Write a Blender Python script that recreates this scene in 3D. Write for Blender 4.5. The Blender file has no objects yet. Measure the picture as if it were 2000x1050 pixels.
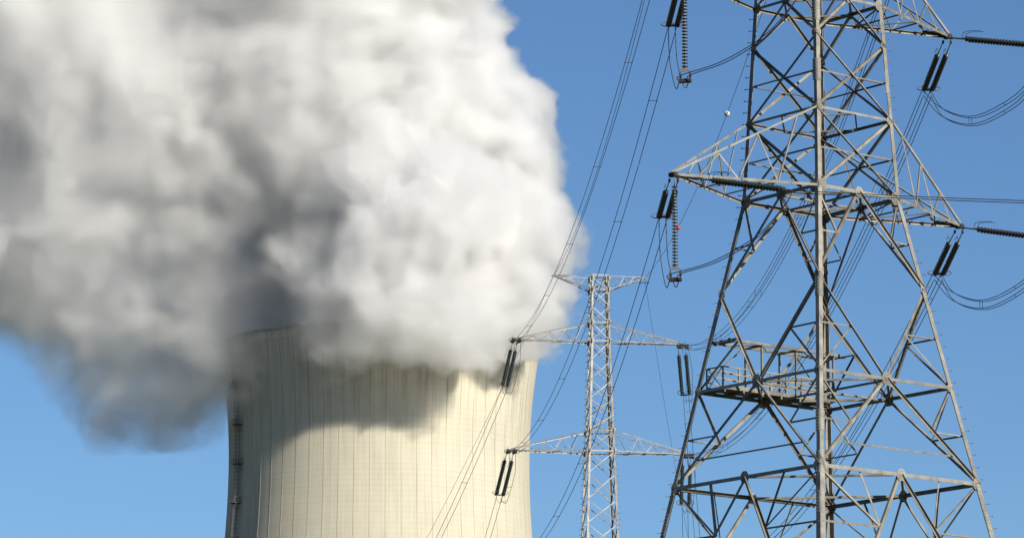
import bpy, bmesh, math, random
from mathutils import Vector, Matrix
import numpy as np
R=math.radians
S=bpy.context.scene
W_,H_,F_,PITCH=2000,1050,7800.0,R(11.2)
CAMZ=1.7
cam=bpy.data.cameras.new('camera'); co=bpy.data.objects.new('camera',cam); S.collection.objects.link(co)
cam.sensor_width=36; cam.lens=36*F_/W_; cam.clip_start=1; cam.clip_end=60000
co.location=(0,0,CAMZ); co.rotation_euler=(R(90)+PITCH,0,0); S.camera=co
SUN_EL,SUN_AZ=R(27),R(42)   # azimuth measured from straight behind the camera towards its right
sd=Vector((math.sin(SUN_AZ)*math.cos(SUN_EL),-math.cos(SUN_AZ)*math.cos(SUN_EL),math.sin(SUN_EL)))
w=bpy.data.worlds.new('World'); S.world=w; w.use_nodes=True
nt=w.node_tree; nt.nodes.clear()
sky=nt.nodes.new('ShaderNodeTexSky'); sky.sky_type='NISHITA'; sky.sun_disc=False
sky.sun_elevation=SUN_EL; sky.sun_rotation=math.atan2(sd.x,sd.y); sky.altitude=0; sky.air_density=1.0; sky.dust_density=0.0; sky.ozone_density=7.5
bg=nt.nodes.new('ShaderNodeBackground'); bg.inputs[1].default_value=0.054
wo=nt.nodes.new('ShaderNodeOutputWorld'); nt.links.new(sky.outputs[0],bg.inputs[0]); nt.links.new(bg.outputs[0],wo.inputs[0])
sl=bpy.data.lights.new('sun','SUN'); sl.energy=5.0; sl.angle=R(0.5); sl.color=(1,.93,.80)
so=bpy.data.objects.new('sun',sl); S.collection.objects.link(so); so.rotation_euler=sd.to_track_quat('Z','Y').to_euler()
S.view_settings.view_transform='Standard'; S.view_settings.look='None'; S.view_settings.exposure=0.9; S.view_settings.gamma=1
S.cycles.volume_bounces=16; S.cycles.max_bounces=18; S.cycles.use_denoising=True
S.cycles.volume_step_rate=1.8; S.cycles.transparent_max_bounces=128
FW=Vector((0,math.cos(PITCH),math.sin(PITCH))); UP=Vector((0,-math.sin(PITCH),math.cos(PITCH)))
# ---------------------------------------------------------------- helpers
def mat(name, col, rough=.6, metal=0.0, spec=None):
    m=bpy.data.materials.new(name); m.use_nodes=True; b=m.node_tree.nodes['Principled BSDF']
    b.inputs['Base Color'].default_value=(*col,1); b.inputs['Roughness'].default_value=rough; b.inputs['Metallic'].default_value=metal
    if spec is not None: b.inputs['Specular IOR Level'].default_value=spec
    return m
def nodes(m):
    nt=m.node_tree
    def N(t,**k):
        n=nt.nodes.new(t)
        for a,v in k.items(): setattr(n,a,v)
        return n
    def M(op,a,b=None,c=None,clamp=False):
        q=N('ShaderNodeMath',operation=op,use_clamp=clamp)
        for i,v in enumerate((a,b,c)):
            if v is None: continue
            if isinstance(v,(int,float)): q.inputs[i].default_value=v
            else: nt.links.new(v,q.inputs[i])
        return q.outputs[0]
    return nt,N,nt.links.new,M
def tag(o,label=None,cat=None,group=None,kind=None):
    if label: o['label']=label
    if cat: o['category']=cat
    if group: o['group']=group
    if kind: o['kind']=kind
    return o
def thing(name,label,cat,loc,group=None):
    o=bpy.data.objects.new(name,None); S.collection.objects.link(o); o.location=loc; o.empty_display_size=.5
    return tag(o,label,cat,group)
def wloc(o):
    v=Vector((0,0,0))
    while o is not None: v=v+o.location; o=o.parent
    return v
class MB:
    def __init__(s): s.v=[]; s.f=[]
    def add(s,vs,fs):
        k=len(s.v); s.v+=[Vector(a) for a in vs]; s.f+=[tuple(k+i for i in f) for f in fs]; return s
    def prism(s,prof,p1,p2,ax,ay,scale2=1.0):
        n=len(prof); vs=[p1+ax*a+ay*b for a,b in prof]+[p2+ax*a*scale2+ay*b*scale2 for a,b in prof]
        fs=[(i,(i+1)%n,n+(i+1)%n,n+i) for i in range(n)]
        return s.add(vs,fs+[tuple(reversed(range(n))),tuple(range(n,2*n))])
    def angle(s,p1,p2,nrm,w,t=None,low=True,wb=None,back=0.0,out=False):
        """L section lying in a face whose outward normal is nrm; the second flange points inward along its lower edge"""
        t=t or max(.016,w*.11); wb=wb or w
        d=(p2-p1).normalized(); n=(nrm-d*nrm.dot(d)).normalized(); c=d.cross(n).normalized()
        if (c.z<0)!=low: c=-c
        if abs(c.z)<.05 and not low: c=-c
        o=-n*back
        if out: return s.prism([(w/2,0),(-w/2,0),(-w/2,wb),(-w/2+t,wb),(-w/2+t,t),(w/2,t)],p1+o,p2+o,c,n)
        prof=[(w/2,0),(w/2,-t),(-w/2+t,-t),(-w/2+t,-wb),(-w/2,-wb),(-w/2,0)]   # lower edge is at -w/2 when c points up
        return s.prism(prof,p1+o,p2+o,c,n)
    def box(s,c,ax,ay,az,hx,hy,hz):
        vs=[c+ax*hx*i+ay*hy*j+az*hz*k for i in(-1,1) for j in(-1,1) for k in(-1,1)]
        return s.add(vs,[(0,1,3,2),(4,6,7,5),(0,4,5,1),(2,3,7,6),(0,2,6,4),(1,5,7,3)])
    def bar(s,p1,p2,r,n=6,r2=None):
        return s.tube([p1,p2],r,n)
    def tube(s,pts,r,n=6,closed=False):
        pts=[Vector(p) for p in pts]; m=len(pts); k=len(s.v); up=None
        for i,p in enumerate(pts):
            if closed: d=(pts[(i+1)%m]-pts[i-1])
            else: d=pts[min(i+1,m-1)]-pts[max(i-1,0)]
            d.normalize()
            if up is None: up=Vector((0,0,1)) if abs(d.z)<.9 else Vector((1,0,0))
            a=(up-d*up.dot(d)).normalized(); b=d.cross(a); up=a
            for j in range(n):
                t=2*math.pi*j/n; s.v.append(p+a*math.cos(t)*r+b*math.sin(t)*r)
        for i in range(m if closed else m-1):
            for j in range(n):
                A=k+i*n; B=k+((i+1)%m)*n
                s.f.append((A+j,A+(j+1)%n,B+(j+1)%n,B+j))
        if not closed:
            s.f.append(tuple(k+j for j in reversed(range(n)))); s.f.append(tuple(k+(m-1)*n+j for j in range(n)))
        return s
    def lathe(s,p,d,prof,n=12):
        d=d.normalized(); a=(Vector((0,0,1)) if abs(d.z)<.9 else Vector((1,0,0))); a=(a-d*a.dot(d)).normalized(); b=d.cross(a)
        k=len(s.v)
        for (h,r) in prof:
            for j in range(n):
                t=2*math.pi*j/n; s.v.append(p+d*h+a*math.cos(t)*r+b*math.sin(t)*r)
        for i in range(len(prof)-1):
            for j in range(n):
                s.f.append((k+i*n+j,k+i*n+(j+1)%n,k+(i+1)*n+(j+1)%n,k+(i+1)*n+j))
        s.f.append(tuple(k+j for j in reversed(range(n)))); s.f.append(tuple(k+(len(prof)-1)*n+j for j in range(n)))
        return s
    def build(s,name,m,parent=None,loc=None,smooth=False,label=None):
        o0=Vector((0,0,0)) if parent is None else wloc(parent)
        L=Vector(loc) if loc is not None else Vector((0,0,0))
        if parent is None: base=L
        else: base=o0+L
        me=bpy.data.meshes.new(name)
        me.from_pydata([v-base for v in s.v],[],s.f); me.validate()
        b=bmesh.new(); b.from_mesh(me); bmesh.ops.recalc_face_normals(b,faces=b.faces); b.to_mesh(me); b.free()
        if smooth: me.shade_smooth()
        me.materials.append(m)
        o=bpy.data.objects.new(name,me); S.collection.objects.link(o); o.parent=parent; o.location=L
        if label: o['label']=label
        return o
def at(px,py,Y):
    d=FW+Vector((1,0,0))*((px-1000)/F_)+UP*((525-py)/F_)
    return Vector((0,0,CAMZ))+d*(Y/d.y)
def px(p):
    q=p-Vector((0,0,CAMZ)); dd=q.dot(FW); return (1000+F_*q.x/dd, 525-F_*q.dot(UP)/dd)

# ---------------------------------------------------------------- materials
def steel(name,c1,c2,rough=.55,sc=1.2):
    m=mat(name,c1,rough,0.2,.15); nt,N,L,M=nodes(m); b=nt.nodes['Principled BSDF']
    tc=N('ShaderNodeTexCoord'); n1=N('ShaderNodeTexNoise'); n1.inputs['Scale'].default_value=sc; n1.inputs['Detail'].default_value=5; n1.inputs['Roughness'].default_value=.65
    L(tc.outputs['Object'],n1.inputs['Vector'])
    mx=N('ShaderNodeMix',data_type='RGBA'); mx.inputs[6].default_value=(*c1,1); mx.inputs[7].default_value=(*c2,1)
    r=N('ShaderNodeMapRange'); r.inputs[1].default_value=.35; r.inputs[2].default_value=.68; L(n1.outputs[0],r.inputs[0]); L(r.outputs[0],mx.inputs[0])
    oi=N('ShaderNodeObjectInfo'); vr=M('MULTIPLY_ADD',oi.outputs['Random'],.5,.78); vm=N('ShaderNodeVectorMath',operation='SCALE'); L(mx.outputs[2],vm.inputs[0]); L(vr,vm.inputs['Scale']); L(vm.outputs[0],b.inputs['Base Color'])
    n2=N('ShaderNodeTexNoise'); n2.inputs['Scale'].default_value=9; n2.inputs['Detail'].default_value=3; L(tc.outputs['Object'],n2.inputs['Vector'])
    L(M('MULTIPLY_ADD',n2.outputs[0],.35,rough-.17),b.inputs['Roughness'])
    return m
M_LEG=steel('galvanised_steel',(.225,.215,.19),(.11,.108,.10))
M_BR=steel('galvanised_steel_weathered',(.21,.195,.163),(.09,.083,.07))
M_DK=steel('dark_steel',(.10,.095,.09),(.055,.053,.05))
M_WHITE=steel('bright_galvanised_steel',(.27,.265,.245),(.13,.13,.127),.5)
M_GL=mat('green_glass',(.012,.018,.015),.25)
M_PORC=mat('dark_porcelain',(.018,.016,.015),.28)
M_ROD=mat('pale_fitting',(.13,.125,.115),.6,.0)
M_WIRE=mat('conductor_aluminium',(.045,.047,.052),.55,.3)
M_RUST=steel('rusty_cast_iron',(.05,.04,.032),(.03,.024,.02),.8,3)

# ---------------------------------------------------------------- ground
m=mat('grass_field',(.06,.085,.03),.95); nt,N,L,M=nodes(m)
tc=N('ShaderNodeTexCoord'); n1=N('ShaderNodeTexNoise'); n1.inputs['Scale'].default_value=.02; n1.inputs['Detail'].default_value=8; L(tc.outputs['Object'],n1.inputs['Vector'])
cr=N('ShaderNodeValToRGB'); cr.color_ramp.elements[0].color=(.018,.028,.010,1); cr.color_ramp.elements[1].color=(.05,.055,.026,1); L(n1.outputs[0],cr.inputs[0]); L(cr.outputs[0],nt.nodes['Principled BSDF'].inputs['Base Color'])
g=MB(); K=24; GR=30000
g.add([Vector((math.cos(2*math.pi*i/K)*GR,math.sin(2*math.pi*i/K)*GR,0)) for i in range(K)],[tuple(range(K))])
tag(g.build('ground',m),'flat grass field under the power lines reaching the horizon','ground',kind='structure')

# ---------------------------------------------------------------- cooling tower
TY=945.0; TC=at(742,683,TY); TH=TC.z; TX=TC.x
ZT=TH-27.5
def trad(z): return 35.85*math.sqrt(1+((z-ZT)/(72.0 if z>ZT else 93.0))**2)
def tpt(a,z,dr=0):   # a = angle from the direction facing the camera, positive to the right
    r=trad(z)+dr; return Vector((TX+r*math.sin(a),TY-r*math.cos(a),z))
ct=thing('cooling_tower','tall pale concrete cooling tower with fine vertical ribs and steam pouring over its rim','cooling tower',(TX,TY,0))
RPH=-.0277
m=mat('ribbed_concrete',(.5,.47,.38),.92,spec=.2); nt,N,L,M=nodes(m); b=nt.nodes['Principled BSDF']
tc=N('ShaderNodeTexCoord'); sp=N('ShaderNodeSeparateXYZ'); L(tc.outputs['Object'],sp.inputs[0])
ang=M('SUBTRACT',M('ARCTAN2',sp.outputs[0],M('MULTIPLY',sp.outputs[1],-1.0)),RPH); u=M('MULTIPLY',ang,31/math.pi)   # 62 ribs round
cmb=N('ShaderNodeCombineXYZ'); L(M('MULTIPLY',ang,36.0),cmb.inputs[0]); L(M('MULTIPLY',sp.outputs[2],.045),cmb.inputs[1])
st=N('ShaderNodeTexNoise'); st.inputs['Scale'].default_value=.9; st.inputs['Detail'].default_value=6; st.inputs['Roughness'].default_value=.65; L(cmb.outputs[0],st.inputs['Vector'])  # vertical streaks
bl=N('ShaderNodeTexNoise'); bl.inputs['Scale'].default_value=.06; bl.inputs['Detail'].default_value=5; L(tc.outputs['Object'],bl.inputs['Vector'])
# lift joints every 1.25 m and panel joints between ribs
lift=M('FRACT',M('MULTIPLY',sp.outputs[2],1/1.25)); lj=M('LESS_THAN',lift,.09)
sub=M('FRACT',M('ADD',M('MULTIPLY',u,4.0),200.0)); sj=M('LESS_THAN',sub,.07)
wn=N('ShaderNodeTexWhiteNoise',noise_dimensions='2D'); cb=N('ShaderNodeCombineXYZ'); L(M('FLOOR',M('ADD',M('MULTIPLY',u,2.0),300)),cb.inputs[0]); L(M('FLOOR',M('MULTIPLY',sp.outputs[2],1/1.25)),cb.inputs[1]); L(cb.outputs[0],wn.inputs['Vector'])
wn2=N('ShaderNodeTexWhiteNoise',noise_dimensions='1D'); L(M('FLOOR',M('MULTIPLY',sp.outputs[2],1/1.25)),wn2.inputs['W'])
def mr(v,a,bb,c,d):
    r=N('ShaderNodeMapRange'); r.inputs[1].default_value=a; r.inputs[2].default_value=bb; r.inputs[3].default_value=c; r.inputs[4].default_value=d; L(v,r.inputs[0]); return r.outputs[0]
grime_top=mr(sp.outputs[2],TH-34,TH,0,1)     # soot and algae streaks, denser near the rim
streak=mr(st.outputs[0],.46,.66,0,1)
f=M('MULTIPLY',mr(streak,0,1,1,.90),mr(bl.outputs[0],.3,.7,.93,1.04))
f=M('MULTIPLY',f,M('SUBTRACT',1.0,M('MULTIPLY',M('MULTIPLY',grime_top,streak),.26)))
f=M('MULTIPLY',f,M('SUBTRACT',1.0,M('MULTIPLY',lj,mr(wn2.outputs[0],0,1,.05,.16))))
f=M('MULTIPLY',f,M('SUBTRACT',1.0,M('MULTIPLY',sj,.13)))
f=M('MULTIPLY',f,mr(wn.outputs[0],0,1,.985,1.015))
rj=M('ABSOLUTE',M('SUBTRACT',M('FRACT',M('ADD',u,200.5)),.5)); rl=M('LESS_THAN',rj,.015)   # darker, uneven line along each rib
f=M('MULTIPLY',f,M('SUBTRACT',1.0,M('MULTIPLY',rl,mr(st.outputs[0],.35,.65,.0,.32))))
vm=N('ShaderNodeMix',data_type='RGBA',blend_type='MULTIPLY'); vm.inputs[0].default_value=1; vm.inputs[6].default_value=(.37,.347,.28,1); cc=N('ShaderNodeCombineColor')
for i in range(3): L(f,cc.inputs[i])
L(cc.outputs[0],vm.inputs[7]); L(vm.outputs[2],b.inputs['Base Color'])
g=MB(); N0=240; K=60
zs=[TH*(k/K) for k in range(K+1)]
ring=lambda z,dr:[Vector((TX+(trad(z)+dr)*math.cos(2*math.pi*i/N0),TY+(trad(z)+dr)*math.sin(2*math.pi*i/N0),z)) for i in range(N0)]
vs=[]; fs=[]
for z in zs: vs+=ring(z,0)
for z in reversed(zs): vs+=ring(z,-.6)
T=len(zs)*2
for k in range(T):
    for i in range(N0):
        a=k*N0+i; bq=k*N0+(i+1)%N0; c2=((k+1)%T)*N0+(i+1)%N0; d2=((k+1)%T)*N0+i
        fs.append((a,bq,c2,d2))
g.add(vs,fs); shell=g.build('shell',m,ct,smooth=True)
sh=shell
g=MB()
for i in range(62):
    a=math.pi-(2*math.pi*i/62+RPH)
    pts=[]
    for z in zs:
        for (dr,da) in ((-.05,-.05),(.05,-.035),(.05,.035),(-.05,.05)):
            r=trad(z)+dr; pts.append(Vector((TX+r*math.sin(a)+da*math.cos(a),TY+r*math.cos(a)-da*math.sin(a),z)))
    k0=len(zs); fs=[(4*k+j,4*k+(j+1)%4,4*k+4+(j+1)%4,4*k+4+j) for k in range(k0-1) for j in range(4)]+[(3,2,1,0),(4*k0-4,4*k0-3,4*k0-2,4*k0-1)]
    g.add(pts,fs)
rb=g.build('ribs',m,ct); rb['kind']='stuff'
g=MB()   # rim collar
vs=[];fs=[]
for (z,dr) in ((TH-.35,.01),(TH-.35,.16),(TH+.12,.16),(TH+.12,-.65),(TH-.35,-.65)): vs+=ring(z,dr)
for k in range(5):
    for i in range(N0): fs.append((k*N0+i,k*N0+(i+1)%N0,((k+1)%5)*N0+(i+1)%N0,((k+1)%5)*N0+i))
g.add(vs,fs).build('rim_collar',m,ct)
# caged ladder with rest platforms on the shaded flank
la=R(-63.0); g=MB()
rdir=Vector((math.sin(la),-math.cos(la),0)); tdir=Vector((math.cos(la),math.sin(la),0))
z0=6.0
zz=[z0+ (TH-z0)*k/70 for k in range(71)]
for sx in (-.35,.35):
    g.tube([tpt(la,z,.55)+tdir*sx for z in zz],.055,4)
    g.tube([tpt(la,z,1.25)+tdir*sx for z in zz],.045,4)
g.tube([tpt(la,z,1.45) for z in zz],.045,4)
z=z0
while z<TH:
    p=tpt(la,z,.55); g.bar(p-tdir*.35,p+tdir*.35,.035,4)
    g.tube([p-tdir*.35,tpt(la,z,1.25)-tdir*.35,tpt(la,z,1.45),tpt(la,z,1.25)+tdir*.35,p+tdir*.35],.035,4)
    g.bar(tpt(la,z,0)+tdir*.35,tpt(la,z,.6)+tdir*.35,.04,4)
    z+=.95
g.build('caged_ladder',M_DK,ct)
for z in [at(0,y,TY).z for y in (712,780,850,925,1000,1075,1150,1300,1450,1600)]:
    g=MB(); c=tpt(la,z,.9); g.box(c,tdir,rdir,Vector((0,0,1)),1.2,.9,.06)
    for sx in (-1.2,0,1.2):
        for sy in (-.9,.9): g.bar(c+tdir*sx+rdir*sy,c+tdir*sx+rdir*sy+Vector((0,0,1.25)),.05,4)
    for h in (.6,1.25):
        g.tube([c+tdir*-1.2-rdir*.9+Vector((0,0,h)),c+tdir*-1.2+rdir*.9+Vector((0,0,h)),c+tdir*1.2+rdir*.9+Vector((0,0,h)),c+tdir*1.2-rdir*.9+Vector((0,0,h))],.045,4)
    for sx in (-1,1): g.bar(c+tdir*sx+rdir*.8,tpt(la,z-1.6,.0)+tdir*sx,.05,4)
    g.build('rest_platform',M_DK,ct)
# ---------------------------------------------------------------- steam plume
# blobs: px,py,Y offset from tower axis, radius px, (stretch x,y,z)
B=[ # pixel x, y of the centre, metres behind (+) or before (-) the tower axis, radius in pixels
 # column over the rim, bulging towards the viewer
 (760,560,0,200),(900,560,-20,170),(985,575,-28,140),(990,470,-25,135),(945,340,-20,160),(900,215,-20,160),(820,70,-20,172),(790,-110,-20,190),(800,-300,-20,200),
 (1035,215,-20,36),(975,120,-20,52),(925,30,-20,56),(1050,420,-26,60),(1062,560,-30,60),(1060,330,-22,34),(1062,635,-30,50),(1070,590,-30,50),
 (800,500,-48,150),(800,590,-56,66),(715,560,-52,90),(870,420,-45,150),(760,400,-38,160),(700,300,-25,190),(660,180,-22,230),(620,-20,-22,260),(640,-250,-22,260),
 # steam spilling over the front of the rim
 (930,625,-48,105),(1000,640,-33,70),(860,640,-49,84),(770,565,-50,92),(700,635,-50,70),(645,645,-47,68),(1035,660,-30,52),(600,590,-36,55),(985,695,-33,38),
 # mass drifting left
 (420,120,-14,260),(200,180,-24,260),(60,20,-20,280),(-150,150,-12,300),(-380,120,0,300),(420,-200,-10,280),(120,-260,-10,300),
 (470,260,0,170),(300,300,-22,190),(120,420,-22,200),(-60,420,-14,220),(-300,380,0,240),
 (310,510,-16,150),(200,590,-14,150),(390,650,-6,130),(290,690,-6,125),(230,770,-5,72),(300,790,-5,72),(290,835,-4,48),(160,660,-2,110),(375,735,-6,78),(90,590,0,115),(40,520,2,130),(160,740,-2,60),
 (424,690,-21,93),(420,615,-12,95),(400,720,-12,85),(455,770,-22,40),(500,470,-8,160),(560,590,4,110),(360,440,-32,75),(610,500,-42,80),(400,520,-22,100),(440,580,-22,95),(440,410,-26,80),(470,320,-32,115),(420,220,-30,150),(560,250,-34,120),(520,150,-26,200),(520,-60,-26,210),(480,310,-16,120),(600,400,-30,80),(350,350,-18,110),(330,190,-30,190),(230,330,-14,150),(400,470,4,90),(210,860,-4,34),(420,560,12,110),(350,420,6,130),
]
def build(res):
    ng=bpy.data.node_groups.new('plume','GeometryNodeTree')
    ng.interface.new_socket('Geometry',in_out='OUTPUT',socket_type='NodeSocketGeometry')
    n=ng.nodes; L=ng.links
    out=n.new('NodeGroupOutput')
    pos=n.new('GeometryNodeInputPosition')
    def math_(op,a,b=None,c_=None,clamp=False):
        q=n.new('ShaderNodeMath'); q.operation=op; q.use_clamp=clamp
        for i,v in enumerate((a,b,c_)):
            if v is None: continue
            if isinstance(v,(int,float)): q.inputs[i].default_value=v
            else: L.new(v,q.inputs[i])
        return q.outputs[0]
    def noise(scale,detail,rough,vec,seed=0):
        q=n.new('ShaderNodeTexNoise'); q.noise_dimensions='3D'; q.inputs['Scale'].default_value=scale; q.inputs['Detail'].default_value=detail; q.inputs['Roughness'].default_value=rough
        L.new(vec,q.inputs['Vector']); return q
    # warp
    wn=noise(0.022,5,.58,pos.outputs[0])
    sub=n.new('ShaderNodeVectorMath'); sub.operation='SUBTRACT'; L.new(wn.outputs['Color'],sub.inputs[0]); sub.inputs[1].default_value=(.5,.5,.5)
    ma=n.new('ShaderNodeVectorMath'); ma.operation='MULTIPLY_ADD'; L.new(sub.outputs[0],ma.inputs[0]); ma.inputs[1].default_value=(30,30,30); L.new(pos.outputs[0],ma.inputs[2])
    P=ma.outputs[0]
    sdf=None
    lo=Vector((1e9,)*3); hi=-lo
    for (bx,by,dy,r) in B:
        cc=at(bx,by,TY+dy); rr=r*(TY+dy)/F_
        for k in range(3): lo[k]=min(lo[k],cc[k]-rr-8); hi[k]=max(hi[k],cc[k]+rr+8)
        q=n.new('ShaderNodeVectorMath'); q.operation='DISTANCE'; L.new(P,q.inputs[0]); q.inputs[1].default_value=cc
        d=math_('SUBTRACT',q.outputs['Value'],rr)
        sdf=d if sdf is None else math_('SMOOTH_MIN',sdf,d,9.0)
    sx=n.new('ShaderNodeSeparateXYZ'); L.new(pos.outputs[0],sx.inputs[0])
    def ramp(x0,x1,v0,v1):
        q=n.new('ShaderNodeMapRange'); L.new(sx.outputs[0],q.inputs[0])
        for i,v in enumerate((at(x0,500,TY).x,at(x1,500,TY).x,v0,v1)): q.inputs[i+1].default_value=v
        return q.outputs[0]
    n1=noise(0.034,6,.55,P)     # billows
    a=math_('ABSOLUTE',math_('SUBTRACT',n1.outputs[0],.5))
    n2=noise(0.07,6,.62,P)     # torn wisps
    wis=math_('MULTIPLY',math_('SUBTRACT',n2.outputs[0],.5),ramp(1000,600,13.0,24.0))
    s2=math_('ADD',math_('ADD',sdf,math_('ADD',math_('MULTIPLY',a,ramp(1000,600,-26.0,-12.0)),ramp(1000,600,3.2,-1.5))),wis)
    dens=math_('MULTIPLY',s2,ramp(1000,500,-1/2.0,-1/7.0),clamp=True)
    dens=math_('MULTIPLY',dens,math_('MULTIPLY_ADD',dens,.7,.3))
    dens=math_('MULTIPLY',dens,ramp(1000,450,1.5,.6))
    n3=noise(0.11,6,.62,P)
    mrn=n.new('ShaderNodeMapRange'); L.new(n3.outputs[0],mrn.inputs[0])
    for i,v in enumerate((.38,.60,.2,1.25)): mrn.inputs[i+1].default_value=v
    dens=math_('MULTIPLY',dens,mrn.outputs[0])
    zr=n.new('ShaderNodeMapRange'); L.new(sx.outputs[2],zr.inputs[0])
    for i,v in enumerate((TC.z-12,TC.z+12,.45,1.0)): zr.inputs[i+1].default_value=v
    dens=math_('MULTIPLY',dens,math_('MAXIMUM',zr.outputs[0],ramp(530,430,0.0,1.0)))
    vc=n.new('GeometryNodeVolumeCube')
    L.new(dens,vc.inputs['Density'])
    lo.z=max(lo.z,c.z-25); hi.z=min(hi.z,at(0,-420,TY).z); lo.x=max(lo.x,at(-560,0,TY).x)
    vc.inputs['Min'].default_value=lo; vc.inputs['Max'].default_value=hi
    for i,ax in enumerate('XYZ'): vc.inputs['Resolution '+ax].default_value=int((hi[i]-lo[i])/res)
    #print('grid',[(hi[i]-lo[i])/res for i in range(3)])
    sm=n.new('GeometryNodeSetMaterial'); L.new(vc.outputs[0],sm.inputs[0])
    L.new(sm.outputs[0],out.inputs[0])
    mt=bpy.data.materials.new('steam'); mt.use_nodes=True; t=mt.node_tree; t.nodes.clear()
    pv=t.nodes.new('ShaderNodeVolumePrincipled'); pv.inputs['Color'].default_value=(.9635,.964,.967,1); pv.inputs['Density'].default_value=DENS; pv.inputs['Anisotropy'].default_value=0.68
    mo=t.nodes.new('ShaderNodeOutputMaterial'); t.links.new(pv.outputs[0],mo.inputs['Volume'])
    sm.inputs['Material'].default_value=mt
    me=bpy.data.meshes.new('steam_plume'); ob=bpy.data.objects.new('steam_plume',me); S.collection.objects.link(ob); me.materials.append(mt)
    md=ob.modifiers.new('g','NODES'); md.node_group=ng
    return ob
DENS=.5
c=TC
ob=build(0.62)
tag(ob,"huge billowing white and grey steam plume rising from the cooling tower and drifting left","steam",kind="stuff")

# ---------------------------------------------------------------- foreground lattice pylon
PX,PY=15.82,200.0
PC=Vector((PX,PY,0))
fdir=Vector((-PX,-PY,0)).normalized(); rgt=Vector((-fdir.y,fdir.x,0))
if rgt.x<0: rgt=-rgt
a_=R(-1.7)
VN=(fdir*math.cos(a_)+rgt*math.sin(a_)).normalized()      # towards the near leg
VR=Vector((-VN.y,VN.x,0));                                 # towards the right leg
if VR.x<0: VR=-VR
CD=[VN,VR,-VN,-VR]                                         # near, right, far, left
def zy(y,Y=PY): return at(1600,y,Y).z
def dep(z): return (Vector((PX,PY,z))-Vector((0,0,CAMZ))).dot(FW)
zG,zD,zA=zy(950),zy(393),zy(16)
hG,hD,hA=300*dep(zG)/F_,153.5*dep(zD)/F_,125*dep(zA)/F_
def hd(z):
    if z<=zD: return hD+(z-zD)*(hG-hD)/(zG-zD)
    return hD+(z-zD)*(hA-hD)/(zA-zD)
def cor(i,z): return PC+CD[i%4]*hd(z)+Vector((0,0,z))
def fpt(f,z,t): return cor(f,z).lerp(cor(f+1,z),t)
def fn(f): return (CD[f%4]+CD[(f+1)%4]).normalized()
LV={'0':0.35,'H':zy(1400),'G':zG,'F':zy(762),'E':zy(571),'D':zD,'C':zy(240),'B':zy(93.5),'A':zA,
    'a':zy(-130),'b':zy(-245),'c':zy(-345),'d':zy(-480),'T':zy(-640)}
fp=thing('lattice_pylon','large nearby grey steel lattice pylon with twin crossarms filling the right side','pylon',PC)
random.seed(3)
def member(name,p1,p2,n,w,m=None,back=.0,low=True,ins=.0,out=False,wb=None):
    d=(p2-p1); 
    if ins: p1=p1+d.normalized()*ins; p2=p2-d.normalized()*ins
    mid=(p1+p2)/2-PC
    return MB().angle(p1,p2,n,w,None,low,wb=wb,back=back,out=out).build(name,m or M_BR,fp,loc=mid)
# legs: equal angles with their corner outward, step bolts on the left and right ones
zl=[LV['0'],zD,LV['T']]
for i in range(4):
    g=MB(); e1=(CD[(i+1)%4]-CD[i]).normalized(); e2=(CD[(i-1)%4]-CD[i]).normalized()
    segs=[(.35,zG,.31),(zG,zD,.25),(zD,zA,.22),(zA,LV['T'],.19)]
    for (za,zb,w) in segs:
        t=.035; prof=[(0,0),(w,0),(w,t),(t,t),(t,w),(0,w)]
        g.prism(prof,cor(i,za),cor(i,zb),e1,e2)
    # splice plates with bolt heads
    for zc in (LV['G']+.2,LV['E']-.6,LV['F']-2.6,(LV['C']+LV['B'])/2,LV['A']-.9,zy(1020)):
        w=.30
        for (e,o) in ((e1,e2),(e2,e1)):
            c=cor(i,zc)+e*(w*.52)-o*.014; ax=(cor(i,zc+1)-cor(i,zc)).normalized()
            g.box(c,e,o,ax,w*.40,.008,.58)
            for k in range(7):
                for s_ in (-1,1): g.box(c+ax*(-.51+.17*k)+e*s_*.07-o*.016,e,o,ax,.014,.012,.014)
    if i in (1,3):
        z=zy(1300)
        ext=CD[i]; tan=e1 if i==1 else e2
        while z<LV['b']:
            p=cor(i,z)+(tan*.05); g.bar(p-ext*.0,p+ext*.24,.018,5); g.box(p+ext*.24,ext,tan,Vector((0,0,1)),.012,.03,.03)
            z+=.62
    g.build('leg',M_LEG,fp,loc=cor(i,.35)-PC)
    MB().box(cor(i,.2),CD[0],CD[1],Vector((0,0,1)),.9,.9,.5).build('footing',mat('footing_concrete',(.35,.34,.31),.9) if i==0 else bpy.data.materials['footing_concrete'],fp,loc=cor(i,.2)-PC)
BK=.04
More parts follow.
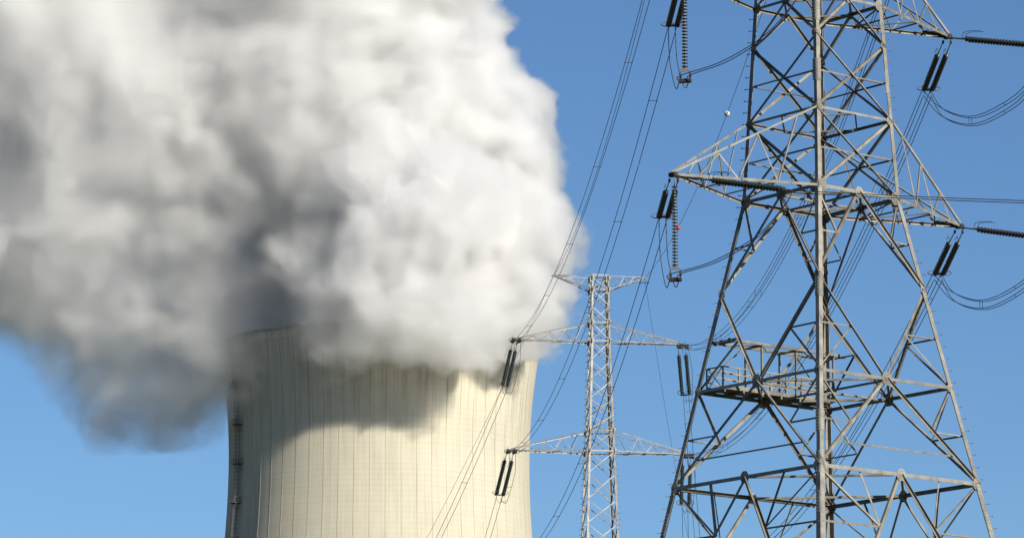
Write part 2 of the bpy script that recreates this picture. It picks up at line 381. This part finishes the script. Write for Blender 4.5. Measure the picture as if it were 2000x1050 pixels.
for f in range(4):
    n=fn(f)
    P=lambda l,t:fpt(f,LV[l] if isinstance(l,str) else l,t)
    # ring beams
    for l,w in (('H',.18),('G',.19),('F',.16),('D',.18),('C',.13),('A',.15),('a',.13),('c',.16),('d',.12),('T',.12)):
        member('horizontal_beam',P(l,0),P(l,1),n,w,M_LEG if f in(0,3) else None,back=BK-.03)
    # main diagonals
    dia=[]
    dia+=[(('H',0),('G',.5)),(('H',1),('G',.5)),(('0',0),('H',.5)),(('0',1),('H',.5))]
    dia+=[(('G',0),('F',.5)),(('G',1),('F',.5)),(('E',0),('F',.5)),(('E',1),('F',.5)),(('E',0),('D',.5)),(('E',1),('D',.5))]
    dia+=[(('D',0),('C',1)),(('D',1),('C',0)),(('C',0),('B',1)),(('C',1),('B',0)),(('B',0),('A',.5)),(('B',1),('A',.5))]
    dia+=[(('A',0),('a',1)),(('A',1),('a',0)),(('a',0),('c',1)),(('a',1),('c',0)),(('c',0),('d',1)),(('c',1),('d',0)),(('d',0),('T',.5)),(('d',1),('T',.5))]
    for k,((l1,t1),(l2,t2)) in enumerate(dia):
        w=.155 if k<10 else (.14 if k<16 else .10)
        pa,pb_=P(l1,t1),P(l2,t2); down=((pb_.z-pa.z)*(t2-t1)<0)     # falls towards the right leg
        outw=down and l1 not in 'ab0'
        member('diagonal_brace',pa,pb_,n,w,back=BK+(.02 if k%2 else .045),low=(k%2==0) if not outw else (l1+l2) in ('ED','GF','HG'),out=outw,wb=w*.8 if outw else None)
    # redundants
    red=[]
    def on(l1,t1,l2,t2,s): return P(l1,t1).lerp(P(l2,t2),s)
    for e in (0,1):
        # D-E
        q=on('E',e,'D',.5,.5); zq=q.z; lg=P(zq,e); red+=[(q,lg),(q,P('D',e))]
        # E-F
        q=on('F',.5,'E',e,.5); lg=P(q.z,e); red+=[(q,lg),(q,P('F',e))]
        # F-G
        q=on('G',e,'F',.5,.5); lg=P(q.z,e); red+=[(q,lg),(q,P('F',e))]
        # G-H
        q=on('G',.5,'H',e,.24); lg=P(q.z,e); red+=[(q,lg),(q,P('G',e)),(q,P('G',.25 if e==0 else .75))]
        q2=on('G',.5,'H',e,.62); red+=[(q2,P(q2.z,e)),(q2,lg)]
    for la_,lb in (('D','C'),('C','B')):
        c=on(la_,0,lb,1,.5); red+=[(c,P(c.z,0)),(c,P(c.z,1))]
    red+=[(on('G',0,'F',.5,.27),on('G',1,'F',.5,.27))] if f in(0,3) else []
    for k,(p,q) in enumerate(red):
        big=(k in (6,7,8,13,14))
        member('redundant_brace',p,q,n,.11 if k in(6,7,8,16) else .08,back=BK+.09,low=(k%2==0))
    # gusset plates
    for l,t,sz in (('D',0,.62),('D',1,.62),('D',.5,.5),('C',0,.42),('C',1,.42),('G',0,.5),('G',1,.5),('G',.5,.55),('F',0,.4),('F',1,.4),('F',.5,.62),('B',0,.36),('B',1,.36),('A',0,.5),('A',1,.5),('A',.5,.4),('E',0,.35),('E',1,.35)):
        c=P(l,t); e=(CD[(f+1)%4]-CD[f%4]).normalized()
        if t==0: c=c+e*sz*.42
        if t==1: c=c-e*sz*.42
        g=MB(); s=sz*.5; up_=Vector((0,0,1)); up_=(up_-n*up_.dot(n)).normalized()
        pr=[(-s,-s*.55),(-s*.5,-s*1.1),(s*.5,-s*1.1),(s,-s*.55),(s,s*.55),(s*.5,s*1.1),(-s*.5,s*1.1),(-s,s*.55)]
        g.prism(pr,c+n*.004,c-n*.022,e,up_)
        for k in range(3):
            for j in range(4): g.box(c+e*(-.5+.5*k)*s+up_*(-.66+.44*j)*s+n*.018,e,up_,n,.015,.015,.012)
        g.build('gusset_plate',M_LEG,fp,loc=c-PC)
# horizontal diaphragms
for l,w in (('G',.12),('F',.12),('D',.12),('A',.10),('H',.12),('C',.08)):
    for f in range(4):
        z=LV[l]-.06
        member('diaphragm_strut',fpt(f,z,.5),fpt(f+1,z,.5),Vector((0,0,-1)),w,back=0)
for l in ('F','D'):
    z=LV[l]-.12
    for f in (0,1): member('diaphragm_strut',fpt(f,z,.5),fpt(f+2,z,.5),Vector((0,0,-1)),.10,back=0)
# crossarms
def arm(name,root,cs,tops,dirv,zb,zt,tip,w,mt,org,label=None,tipm=None,pan=4):
    """cs: two root points of the bottom chords; tops: two root points of the top chords; tip: the end point"""
    A=thing('crossarm',None,None,(0,0,0)); A.parent=root; A.location=tip-wloc(root)
    if label: A['label']=label
    side=(cs[1]-cs[0]).normalized()
    tp=[tip-side*w*1.0,tip+side*w*1.0]
    up=Vector((0,0,1))
    for i in (0,1):
        nb=(side*(1 if i else -1)+up*-.2).normalized()
        MB().angle(cs[i],tp[i],nb,w).build('bottom_chord',mt,A)
        MB().angle(tops[i],tp[i]+up*w*1.2,nb,w*.8,low=False).build('top_chord',M_WHITE,A)  # on the large pylon this brighter steel paints sunlight into the top chords
        for k in range(1,pan+1):
            s=k/(pan+.6); s2=(k-.5)/(pan+.6)
            pb=cs[i].lerp(tp[i],s); pt2=tops[i].lerp(tp[i],s2); pt3=tops[i].lerp(tp[i],min(1,(k+.5)/(pan+.6)))
            MB().angle(pt2,pb,nb,w*.55,back=.03).build('lacing',mt,A)
            if k<pan: MB().angle(pb,pt3,nb,w*.5,back=.05).build('lacing',mt,A)
    prev=None
    for k in range(0,pan+1):
        s=k/(pan+.6); a=cs[0].lerp(tp[0],s); b2=cs[1].lerp(tp[1],s)
        if k: MB().angle(a,b2,-up,w*.5).build('lacing',mt,A)
        if k<pan:
            s3=(k+1)/(pan+.6); q=(cs[1] if k%2==0 else cs[0]).lerp(tp[1] if k%2==0 else tp[0],s3)
            MB().angle(a if k%2==0 else b2,q,-up,w*.5,back=.04).build('lacing',mt,A)
    # stiff end box
    g=MB(); ax=dirv.normalized(); g.box(tip-ax*.75+up*.02,ax,side,up,.95,w*1.35,w*.22); g.box(tip+ax*.05,ax,side,up,.12,w*1.6,w*.75)
    for k in range(4): g.box(tip-ax*(.2+.45*k)+up*w*.35,ax,side,up,.03,w*1.2,w*.35)
    g.build('arm_head',tipm or mt,A)
    return A
def solve_tip(face,z,xpx,dz=0.0,C=None):
    n=fn(face); base=fpt(face,z,.5); lo_,hi_=1,16
    for _ in range(50):
        L_=(lo_+hi_)/2; x=px(base+n*L_+Vector((0,0,dz)))[0]
        if (x<xpx)==(n.x>0): lo_=L_
        else: hi_=L_
    return base+n*L_+Vector((0,0,dz))
TIP={}
for key,face,l,lt,xp,dz in (('RD',1,'D','C',1873,0),('LD',3,'D','C',1316,0),('RA',1,'A','a',1850,0),('LA',3,'A','a',1335,0),('R3',1,'c','d',1815,0),('L3',3,'c','d',1362,0)):
    t=solve_tip(face,LV[l],xp,dz); TIP[key]=t
    cs=[cor(face,LV[l]),cor(face+1,LV[l])]; tops=[cor(face,LV[lt]),cor(face+1,LV[lt])]
    arm('crossarm',fp,cs,tops,fn(face),LV[l],LV[lt],t,.135,M_BR if face==1 else M_LEG,PC,tipm=M_RUST,pan=3)
    print(key,px(t),t)
# peaks for the earth wires
for key,face in (('RE',1),('LE',3)):
    base=fpt(face,LV['T'],.5); t=base+fn(face)*(2.2 if key=='RE' else 4.6)+Vector((0,0,1.2)); TIP[key]=t
    g=MB()
    for i in (0,1):
        g.angle(cor(face+i,LV['T']),t,fn(face),.11); g.angle(cor(face+i,LV['d']),t,fn(face),.11)
    g.build('earth_wire_peak',M_LEG,fp,loc=t-PC)
    print(key,px(t))
# maintenance platform inside the body, along the left-far face
fL=2; z=LV['F']+.12
a=fpt(fL,z,.98); b=fpt(fL,z,.02); n=fn(fL); e=(b-a).normalized()
inn=-n
g=MB(); c0=a+inn*.35+e*.3; c1=a.lerp(b,.9)+inn*.35
Lp=(c1-c0).length; mid=(c0+c1)/2+inn*.55; up=Vector((0,0,1))
g.box(mid,e,inn,up,Lp/2,.62,.04)
for s_ in (-1,1): g.box(mid+inn*s_*.6+up*.06,e,inn,up,Lp/2,.03,.10)
k=0
while k<Lp: g.box(c0+e*k+inn*.55-up*.12,e,inn,up,.05,.75,.09); k+=1.3
g.build('platform_deck',M_BR,fp,loc=mid-PC)
for s_ in (-1,1):
    g=MB(); k=0
    while k<=Lp+.01:
        p=c0+e*k+inn*(.55+s_*.62); g.box(p+up*.55,e,inn,up,.03,.03,.55); k+=Lp/7
    for h in (.4,.75,1.1):
        g.box(mid+inn*s_*.62+up*h,e,inn,up,Lp/2,.022,.03)
    g.build('platform_railing',M_BR,fp,loc=mid-PC)
g=MB(); p=c0; q=c0+inn*1.1
g.box((p+q)/2+up*1.1,inn,e,up,.6,.02,.03); g.bar(p,q+up*1.1,.025,4); g.bar(q,p+up*1.1,.025,4)
g.build('railing_end_brace',M_DK,fp,loc=c0-PC)
# gallows frame over the platform
g=MB(); z2=LV['F']+2.55
for s in (.1,.33,.60,.9):
    p=a.lerp(b,s)+inn*.35
    if s>.11: g.box(Vector((p.x,p.y,(z+z2)/2)),e,inn,up,.045,.045,(z2-z)/2); p2=p+inn*1.25; g.box(Vector((p2.x,p2.y,(z+z2)/2)),e,inn,up,.045,.045,(z2-z)/2)
    g.box(Vector((p.x,p.y,z2))+inn*.6,inn,e,up,.75,.04,.05)
for o_ in (.35,1.6):
    p=a.lerp(b,.07)+inn*o_; q=a.lerp(b,.96)+inn*o_; p.z=q.z=z2+.08; g.box((p+q)/2,e,inn,up,(q-p).length/2,.05,.07)
for k in range(6):
    p=a.lerp(b,k/6)+inn*(.35 if k%2 else 1.6); q=a.lerp(b,(k+1)/6)+inn*(1.6 if k%2 else .35); p.z=q.z=z2+.0; g.bar(p,q,.035,4)
g.build('hoist_frame',M_BR,fp,loc=Vector((mid.x,mid.y,z2))-PC)
# ---------------------------------------------------------------- second pylon
QX=at(1170,545,380).x; QY=380.0; QC=Vector((QX,QY,0))
vd=Vector((QX,QY,0)).normalized(); rr=Vector((vd.y,-vd.x,0))
E1=(rr*math.cos(R(10))+vd*math.sin(R(10))); E2=(-rr*math.sin(R(10))+vd*math.cos(R(10)))
def zq(y): return at(1170,y,QY).z
def dq(z): return (Vector((QX,QY,z))-Vector((0,0,CAMZ))).dot(FW)
def hw(z):
    zt,zm,zb=zq(545),zq(668),zq(1045)
    a,b_,c_=17.3*dq(zt)/F_,18.8*dq(zm)/F_,32*dq(zb)/F_
    return a+(b_-a)*(z-zt)/(zm-zt) if z>zm else b_+(c_-b_)*(z-zm)/(zb-zm)
def qc(i,z):
    sx,sy=((-1,-1),(1,-1),(1,1),(-1,1))[i%4]; h=hw(z); return QC+E1*h*sx+E2*h*sy+Vector((0,0,z))
def qf(f,z,t): return qc(f,z).lerp(qc(f+1,z),t)
QN=[-E2,E1,E2,-E1]
sp2=thing('lattice_pylon','slender pale steel lattice pylon standing farther off between cooling tower and large pylon','pylon',QC)
for i in range(4):
    g=MB(); e1=(qc(i+1,50)-qc(i,50)).normalized(); e2=(qc(i-1,50)-qc(i,50)).normalized()
    for (za,zb,w) in ((.3,zq(1045),.26),(zq(1045),zq(668),.20),(zq(668),zq(538),.17)):
        t=.03; g.prism([(0,0),(w,0),(w,t),(t,t),(t,w),(0,w)],qc(i,za),qc(i,zb),e1,e2)
    z=zq(1200)
    if i in (1,3):
        ext=(e1*-1 if i==3 else e2*-1); ext=(CD[1] if i==1 else CD[3])
        while z<zq(545):
            p=qc(i,z); g.bar(p,p+ext*.22,.022,4); z+=.6
    g.build('leg',M_WHITE,sp2,loc=qc(i,.3)-QC)
    MB().box(qc(i,.15),E1,E2,Vector((0,0,1)),.6,.6,.45).build('footing',bpy.data.materials['footing_concrete'],sp2,loc=qc(i,.15)-QC)
ys=[545,567,600,632,668,706,744,782,812,843,883,927,978,1025,1075,1125,1190,1270,1370,1500,1660,1860]
zsq=[zq(y) for y in ys]+[.3]
def mem2(name,p,q,n,w,back=0,low=True): return MB().angle(p,q,n,w,back=back,low=low).build(name,M_WHITE,sp2,loc=(p+q)/2-QC)
for f in range(4):
    for k in range(len(zsq)-1):
        za,zb=zsq[k],zsq[k+1]
        mem2('diagonal_brace',qf(f,za,0),qf(f,zb,1),QN[f],.085,.035,True)
        mem2('diagonal_brace' if k<12 else 'lower_diagonal_brace',qf(f,za,1),qf(f,zb,0),QN[f],.085,.055,False)
    for y in (540,567,632,668,843,883,1058,1098,1500):
        mem2('horizontal_beam',qf(f,zq(y),0),qf(f,zq(y),1),QN[f],.12)
for i in range(4):
    for y in (545,567,632,668,843,883):
        g=MB()
        for n,e in ((QN[i],E1 if i%2==0 else E2),(QN[(i-1)%4],E1 if i%2==1 else E2)):
            g.box(qc(i,zq(y))+n*.02-(qc(i,50)-QC-Vector((0,0,50))).normalized()*.12,e,n,Vector((0,0,1)),.2,.012,.24)
        g.build('gusset_plate',M_WHITE,sp2,loc=qc(i,zq(y))-QC)
def solve2(side,z,xpx):
    base=(qf(1,z,.5) if side>0 else qf(3,z,.5)); n=E1*side; lo_,hi_=1,16
    for _ in range(50):
        L_=(lo_+hi_)/2; x=px(base+n*L_)[0]
        if (x<xpx)==(n.x>0): lo_=L_
        else: hi_=L_
    return base+n*L_
TQ={}
for key,side,yb,yt,xp in (('RM',1,668,632,1331),('LM',-1,668,632,1006),('RL',1,883,843,1341),('LL',-1,883,843,997),('RB',1,1098,1058,1341),('LB',-1,1098,1058,990)):
    t=solve2(side,zq(yb),xp); TQ[key]=t; f=1 if side>0 else 3
    arm('crossarm',sp2,[qc(f,zq(yb)),qc(f+1,zq(yb))],[qc(f,zq(yt)),qc(f+1,zq(yt))],E1*side,0,0,t,.105,M_WHITE,QC,tipm=M_RUST,pan=4)
    print(key,px(t),t)
for key,side,xp in (('RT',1,1259),('LT',-1,1081)):
    t=solve2(side,zq(541),xp); TQ[key]=t; f=1 if side>0 else 3
    arm('crossarm',sp2,[qc(f,zq(567)),qc(f+1,zq(567))],[qc(f,zq(541)),qc(f+1,zq(541))],E1*side,0,0,t,.075,M_WHITE,QC,pan=3)
    print(key,px(t),t)

# ---------------------------------------------------------------- insulators and conductors
UPV=Vector((0,0,1))
def shed_profile(L,n,rc,rs,fat=False):
    pr=[(0,rc)]
    if fat:
        for k in range(n):
            h=L*(k+.05)/n; pr+=[(h,rs*.72),(h+L/n*.2,rs),(h+L/n*.55,rs),(h+L/n*.8,rs*.72)]
        return pr+[(L,rc)]
    for k in range(n):
        h=L*(k+.15)/n; pr+=[(h,rc),(h+L/n*.16,rs),(h+L/n*.34,rs*.97),(h+L/n*.42,rc)]
    pr.append((L,rc)); return pr
def ring_pts(c,ax,ay,rx,ry,n=20,a0=0,a1=2*math.pi):
    return [c+ax*math.cos(a0+(a1-a0)*k/n)*rx+ay*math.sin(a0+(a1-a0)*k/n)*ry for k in range(n if abs(a1-a0-2*math.pi)<.01 else n+1)]
def tension_set(p0,d,label,group,link=1.3,L=2.6,sep=.42,rs=.155,n=24,rings=True,mt=None,spread=1.0):
    d=d.normalized(); side=d.cross(UPV).normalized(); nn=side.cross(d).normalized()
    T=thing('tension_insulator',label,'insulator',p0,group)
    e1=p0+d*link; e2=e1+d*L; e3=e2+d*.55
    for s in (-1,1):
        o=side*sep*.5*s
        A=MB().lathe(e1+o*spread,(e2+o-e1-o*spread),shed_profile((e2-e1).length,n,.045,rs,rings),12).build('shed_stack',mt or M_PORC,T,smooth=False)
        MB().bar(p0+o*.9,e1+o*spread,.028,5).box(p0+o*.9+d*.15,d,side,nn,.1,.05,.07).box(e1+o*spread-d*.06,d,side,nn,.09,.05,.05).build('link_rod',M_DK,T)
        if rings:
            c=e2-d*.15+o*1.3
            MB().tube(ring_pts(c,side,nn*.55+d*.6,.34,.36,22),.025,6,True).build('corona_ring',M_DK,T)
    g=MB(); g.box(e2+d*.08,side,d,nn,sep*.75,.07,.03); g.bar(e2+side*sep*.4,e3+side*sep*.35,.03,5); g.bar(e2-side*sep*.4,e3-side*sep*.35,.03,5)
    g.build('yoke_plate',M_DK,T)
    # arcing horns at the arm end
    g=MB()
    for s in (-1,1):
        q=e1+side*sep*.5*s-d*.25
        g.tube([q,q+nn*.32+d*.05,q+nn*.42+d*.3,q+nn*.5+d*1.1],.018,4)
    g.build('arcing_horn',M_DK,T)
    return e3,side
def bundle(name,label,cat,group,A,B,sag,offs,r,spacers=(),n=40):
    T=thing(name,label,cat,A,group)
    d=(B-A); h=Vector((d.x,d.y,0)).normalized(); sd_=h.cross(UPV).normalized()
    def pt(t,o): 
        p=A.lerp(B,t); p=p-UPV*(sag*4*t*(1-t)); return p+sd_*o[0]+UPV*o[1]
    for o in offs: MB().tube([pt(k/n,o) for k in range(n+1)],r,5).build('wire',M_WIRE,T,smooth=True)
    for s in spacers:
        ps=[pt(s,o) for o in offs]; pairs=[]
        if len(ps)==2: pairs=[(0,1)]
        elif len(ps)==4: pairs=[(0,1),(2,3)] if int(s*1000)%2 else [(0,2),(1,3)]
        for i,j in pairs:
            g=MB(); g.bar(ps[i],ps[j],r*.9,5)
            for q in (ps[i],ps[j]): g.box(q,h,sd_,UPV,r*2.2,r*1.5,r*1.5)
            g.build('spacer',M_WIRE,T)
    return pt
OFF2=[(-.22,0),(.22,0)]; OFF4=[(-.23,.23),(.23,.23),(-.23,-.23),(.23,-.23)]
def curve(pts,n=24):
    # Catmull-Rom through points
    P_=[pts[0]]+list(pts)+[pts[-1]]; out=[]
    for i in range(1,len(P_)-2):
        for k in range(n):
            t=k/n; a,b,c,d=P_[i-1],P_[i],P_[i+1],P_[i+2]
            out.append(.5*((2*b)+(c-a)*t+(2*a-5*b+4*c-d)*t*t+(3*b-a-3*c+d)*t**3))
    out.append(P_[-2]); return out
NAMES={'D':'lower','A':'upper','3':'topmost'}
END={}
# spans from the large pylon to the slender one
span=[('LD','LB',2.4,OFF2),('LA','LL',2.4,OFF2),('L3','LM',2.4,OFF2),('RD','RB',2.4,OFF4),('RA','RL',2.4,OFF4),('R3','RM',2.4,OFF4)]
SAG={'LD':5.0,'LA':5.0,'L3':5.0,'RD':5.8,'RA':5.8,'R3':7.4}
LQ={'B':'lowest','L':'lower','M':'middle'}
SIDE={'L':'left','R':'right'}
for a,b,_,offs in span:
    A0=TIP[a]-UPV*.25; B0=TQ[b]-UPV*.15; sg=SAG[a]
    D=B0-A0; Lh=D.length
    dA=(D-UPV*4*sg).normalized(); dB=(-D-UPV*4*sg).normalized()
    sA,sB=SIDE[a[0]],SIDE[b[0]]
    e1,_s=tension_set(A0,dA,f'dark insulator pair slanting away from the {NAMES[a[1]]} {sA} crossarm of the large pylon','tension insulators on the large pylon',link=2.1 if a[0]=='L' else 2.2,L=4.2 if a[0]=='L' else 5.3,sep=.46)
    e2,_s=tension_set(B0,dB,f'dark insulator pair seen end-on at the {LQ[b[1]]} {sB} arm of the slender pylon','tension insulators on the slender pylon',link=.5,L=3.0,sep=.6,n=16,rs=.2)
    END[a]=e1; END[b+'n']=e2
    kind='twin' if a[0]=='L' else 'four-wire'
    bundle('conductor_bundle',f'{kind} bundle from the {NAMES[a[1]]} {sA} crossarm of the large pylon to the slender pylon','power line','conductor bundles between the two pylons',e1,e2,sg*.9,offs,.022,[.07,.22,.38,.55,.72,.88] if a[0]=='L' else [.11,.151,.33,.371,.55,.591,.77,.811])
    print(a,[tuple(round(v) for v in px(e1.lerp(e2,t)-UPV*sg*.9*4*t*(1-t))) for t in (0,.2,.4,.6,.8,1)])
# earth wires with marker balls
for a,b,lb in (('LE','LT','left'),('RE','RT','right')):
    A0=TIP[a]; B0=TQ[b]
    pt=bundle('earth_wire',f'thin single earth wire reaching the {lb} peak of the slender pylon','earth wire','earth wires between the two pylons',A0,B0,5.0,[(0,0)],.02)
    print(a,[tuple(round(v) for v in px(pt(t,(0,0)))) for t in (0,.2,.4,.6,.8,1)])
    if a=='RE':
        for yy,col,lab in ((222,(.42,.40,.33),'white marker ball threaded on the earth wire left of the large pylon'),(445,(.42,.015,.01),'red marker ball on the earth wire half hidden behind a hanging insulator')):
            t=min((k/1000 for k in range(1001)),key=lambda t:abs(px(pt(t,(0,0)))[1]-yy)); c=pt(t,(0,0))
            T=thing('marker_ball',lab,'marker ball',c,'marker balls on the earth wire')
            mb_=mat('ball_paint',col,.45); rad_=.215 if yy==222 else .21
            MB().lathe(c-UPV*rad_,UPV,[(rad_*(1-math.cos(math.pi*k/12)),max(.002,rad_*math.sin(math.pi*k/12))) for k in range(13)],20).build('ball_shell',mb_,T,smooth=True)
            dd=(pt(t+.004,(0,0))-pt(t-.004,(0,0))).normalized(); MB().bar(c-dd*rad_*1.3,c+dd*rad_*1.3,.05,6).build('clamp',M_DK,T)
            print('ball',px(c))
# tension sets towards the viewer's right, conductors leaving the frame
for key in ('LD','RD','LA','RA'):
    A0=TIP[key]+Vector((0,0,-.05)); sA=SIDE[key[0]]
    tgt=at(1555,358,A0.y-3.3)-at(1380,347,A0.y-.3) if key!='X' else None
    dv=Vector((.74,-.64,-.24)).normalized()
    e,_s=tension_set(A0,dv,f'ribbed insulators reaching right from the {NAMES[key[1]]} {sA} crossarm of the large pylon','tension insulators on the large pylon',link=1.3 if key[0]=='R' else 2.6,L=4.4,sep=.30,n=22,rings=False,mt=M_GL if key=='LD' else M_PORC,rs=.15)
    END[key+'f']=e
    print(key+'f',px(A0),px(e))
    B0=e+Vector((.80,-.60,0))*190+UPV*-6
    bundle('conductor_bundle',f'conductors leaving rightward from the {NAMES[key[1]]} {sA} crossarm of the large pylon','power line','conductor bundles leaving to the right',e,B0,7,[(0,.0),(0,-.11)] if key[0]=='L' else OFF4,.022,[.1,.3],n=60)
# hanging jumper supports and jumpers on the left arms
for key in ('LD','LA'):
    A0=TIP[key]-UPV*.2+fn(3)*.12+Vector((.12,0,0)); 
    T=thing('jumper_support_insulator',f'long hanging string of green glass discs under the {NAMES[key[1]]} left crossarm of the large pylon','insulator',A0,'hanging insulators with counterweights')
    L_=4.1; b0=A0-UPV*.35
    MB().bar(A0,b0,.03,5).build('link_rod',M_ROD,T)
    n_=25
    g=MB(); g.lathe(b0,-UPV,[(0,.05),(L_,.05)],8); g.build('core_rod',M_ROD,T)
    g=MB()
    for k in range(n_):
        h=L_*(k+.5)/n_; g.lathe(b0-UPV*(h-.035),-UPV,[(0,.055),(.03,.15),(.055,.155),(.06,.06)],14)
    g.build('glass_discs',M_GL,T)
    c=b0-UPV*(L_+.05); ax=Vector((.97,-.24,0)).normalized(); ay=UPV.cross(ax)
    g=MB(); g.prism([(0,.12),(-.26,-.06),(-.26,-.12),(.26,-.12),(.26,-.06)],c-ay*.03,c+ay*.03,ax,UPV); g.build('yoke_plate',M_ROD,T)
    cl=[]
    for s in (-1,1):
        q=c+ax*.25*s-UPV*.14
        MB().bar(q,q-UPV*.42,.028,5).box(q-UPV*.12,ax,ay,UPV,.05,.05,.06).box(q-UPV*.26,ax,ay,UPV,.07,.06,.05).build('suspension_clamp',M_DK,T); cl.append(q-UPV*.2)
    g=MB(); g.box(c-UPV*.62,ax,ay,UPV,.31,.13,.085)
    for s in (-.5,-.17,.17,.5): g.box(c+ax*.31*s-UPV*.62,ax,ay,UPV,.012,.137,.092)
    g.build('counterweight',M_RUST,T)
    eA=END[key]; eF=END[key+'f']
    J=thing('jumper_cable',f'twin jumper cables through the hanging insulator below the {NAMES[key[1]]} left crossarm','jumper cable',eA,'jumper cables on the large pylon')
    sdv=Vector((1,0,0))
    for s,q in ((-1,cl[0]),(1,cl[1])):
        st_=eA+sdv*.18*s
        qx,qy=px(q); sx_,sy_=px(st_); lowx=qx*.62+sx_*.38; low=at(lowx,qy+24,st_.y*.5+q.y*.5); w1=at(sx_*.8+lowx*.2,sy_*.45+(qy+24)*.55,st_.y*.72+q.y*.28); w2=at(qx*.8+lowx*.2,qy+12,st_.y*.22+q.y*.78)
        m1=q.lerp(eF,.35)-UPV*.42; m1.z=q.z+(eF.z-q.z)*.10; m2=q.lerp(eF,.7); m2.z=q.z+(eF.z-q.z)*.38; m3=q.lerp(eF,.93); m3.z=q.z+(eF.z-q.z)*.78
        MB().tube(curve([st_,w1,low,w2,q,m1,m2,m3,eF],12),.025,6).build('wire',M_WIRE,J,smooth=True)
# quadruple jumper loops on the right arms
for key in ('RD','RA'):
    eA=END[key]; eF=END[key+'f']
    J=thing('jumper_cable',f'four-wire jumper loop with small spacers swinging right below the {NAMES[key[1]]} right crossarm','jumper cable',eA,'jumper cables on the large pylon')
    x0,y0=px(eA); 
    lines=[]
    for ox,oz in ((-.2,.22),(.2,.22),(-.2,-.22),(.2,-.22)):
        pts=[eA+Vector((ox,0,oz*.6))]
        for (dx,dy,dY) in ((30,38,-2.2),(85,55,-5.0),(140,36,-7.5),(196,-8,-9.6),(250,-65,-11)):
            p=at(x0+dx,y0+dy,eA.y+dY); pts.append(p+Vector((ox*.5,ox,oz)))
        pts=pts[:-1]+[eF+Vector((ox*.5,ox,oz))]; c=curve(pts,10); lines.append(c)
        MB().tube(c,.022,5).build('wire',M_WIRE,J,smooth=True)
    for k in (20,32,41):
        for i,j in (((0,2),(1,3)) if k!=32 else ((0,1),(2,3))): MB().bar(lines[i][k],lines[j][k],.02,5).build('spacer',M_WIRE,J)
# far side of the slender pylon: strings and wires dropping to the plant
drop={'LM':((-15,66),[(985,758),(930,850),(826,1050),(640,1400)],470),'LL':((-20,66),[(975,970),(945,1050),(800,1400)],470),
      'RM':((20,80),[(1340,775),(1352,880),(1372,1050),(1400,1400)],470),'RL':((14,82),[(1338,990),(1342,1050),(1350,1400)],470)}
for key,((dx,dy),tr,Yf) in drop.items():
    A0=TQ[key]-UPV*.15; x0,y0=px(A0)
    # direction that lands on the string's end at about 4 m
    best=None
    for k in range(0,60):
        q=at(tr[0][0],tr[0][1],A0.y+k*.1)
        e=abs((q-A0).length-4.6)
        if best is None or e<best[0]: best=(e,q)
    dv=(best[1]-A0).normalized(); Ltot=(best[1]-A0).length
    sA=SIDE[key[0]]
    e,sdv=tension_set(A0,dv,f'green insulator pair hanging from the {LQ[key[1]]} {sA} arm of the slender pylon','hanging tension insulators on the slender pylon',link=.9,L=Ltot-1.2,sep=.78,n=22,rs=.20,mt=M_GL)
    B0=at(tr[-1][0],tr[-1][1],A0.y+60)
    bundle('conductor_bundle',f'twin wires falling from the {LQ[key[1]]} {sA} arm of the slender pylon toward the plant','power line','conductor bundles dropping to the plant',e,B0,3.0,[(-.27,0),(.27,0)],.024,[.2,.6])
    # jumper from this string back to the string that faces the viewer
    near=END[key+'n']
    J=thing('jumper_cable',f'twin jumper cables beside the {LQ[key[1]]} {sA} arm of the slender pylon','jumper cable',e,'jumper cables on the slender pylon')
    ls=[]
    for s in (-1,1):
        o=Vector((.3*s,0,0)); lowp=e.lerp(near,.3)-UPV*1.3+Vector((.3,0,0))
        c=curve([e+o*.6,e.lerp(near,.12)-UPV*.9+o*.8+Vector((.25,0,0)),lowp+o+UPV*.3,e.lerp(near,.7)+o-UPV*.6+Vector((.35,0,0)),near+o],10); ls.append(c)
        MB().tube(c,.022,5).build('wire',M_WIRE,J,smooth=True)
    for k in (14,24): MB().bar(ls[0][k],ls[1][k],.02,5).build('spacer',M_WIRE,J)
    print(key,px(A0),px(e))
for key,pend in (('LT',(560,1500)),('RT',(1420,1400))):
    lb=SIDE[key[0]]
    bundle('earth_wire',f'thin earth wire falling from the {lb} peak of the slender pylon','earth wire','earth wires dropping to the plant',TQ[key],at(pend[0],pend[1],450),3.0,[(0,0)],.017)
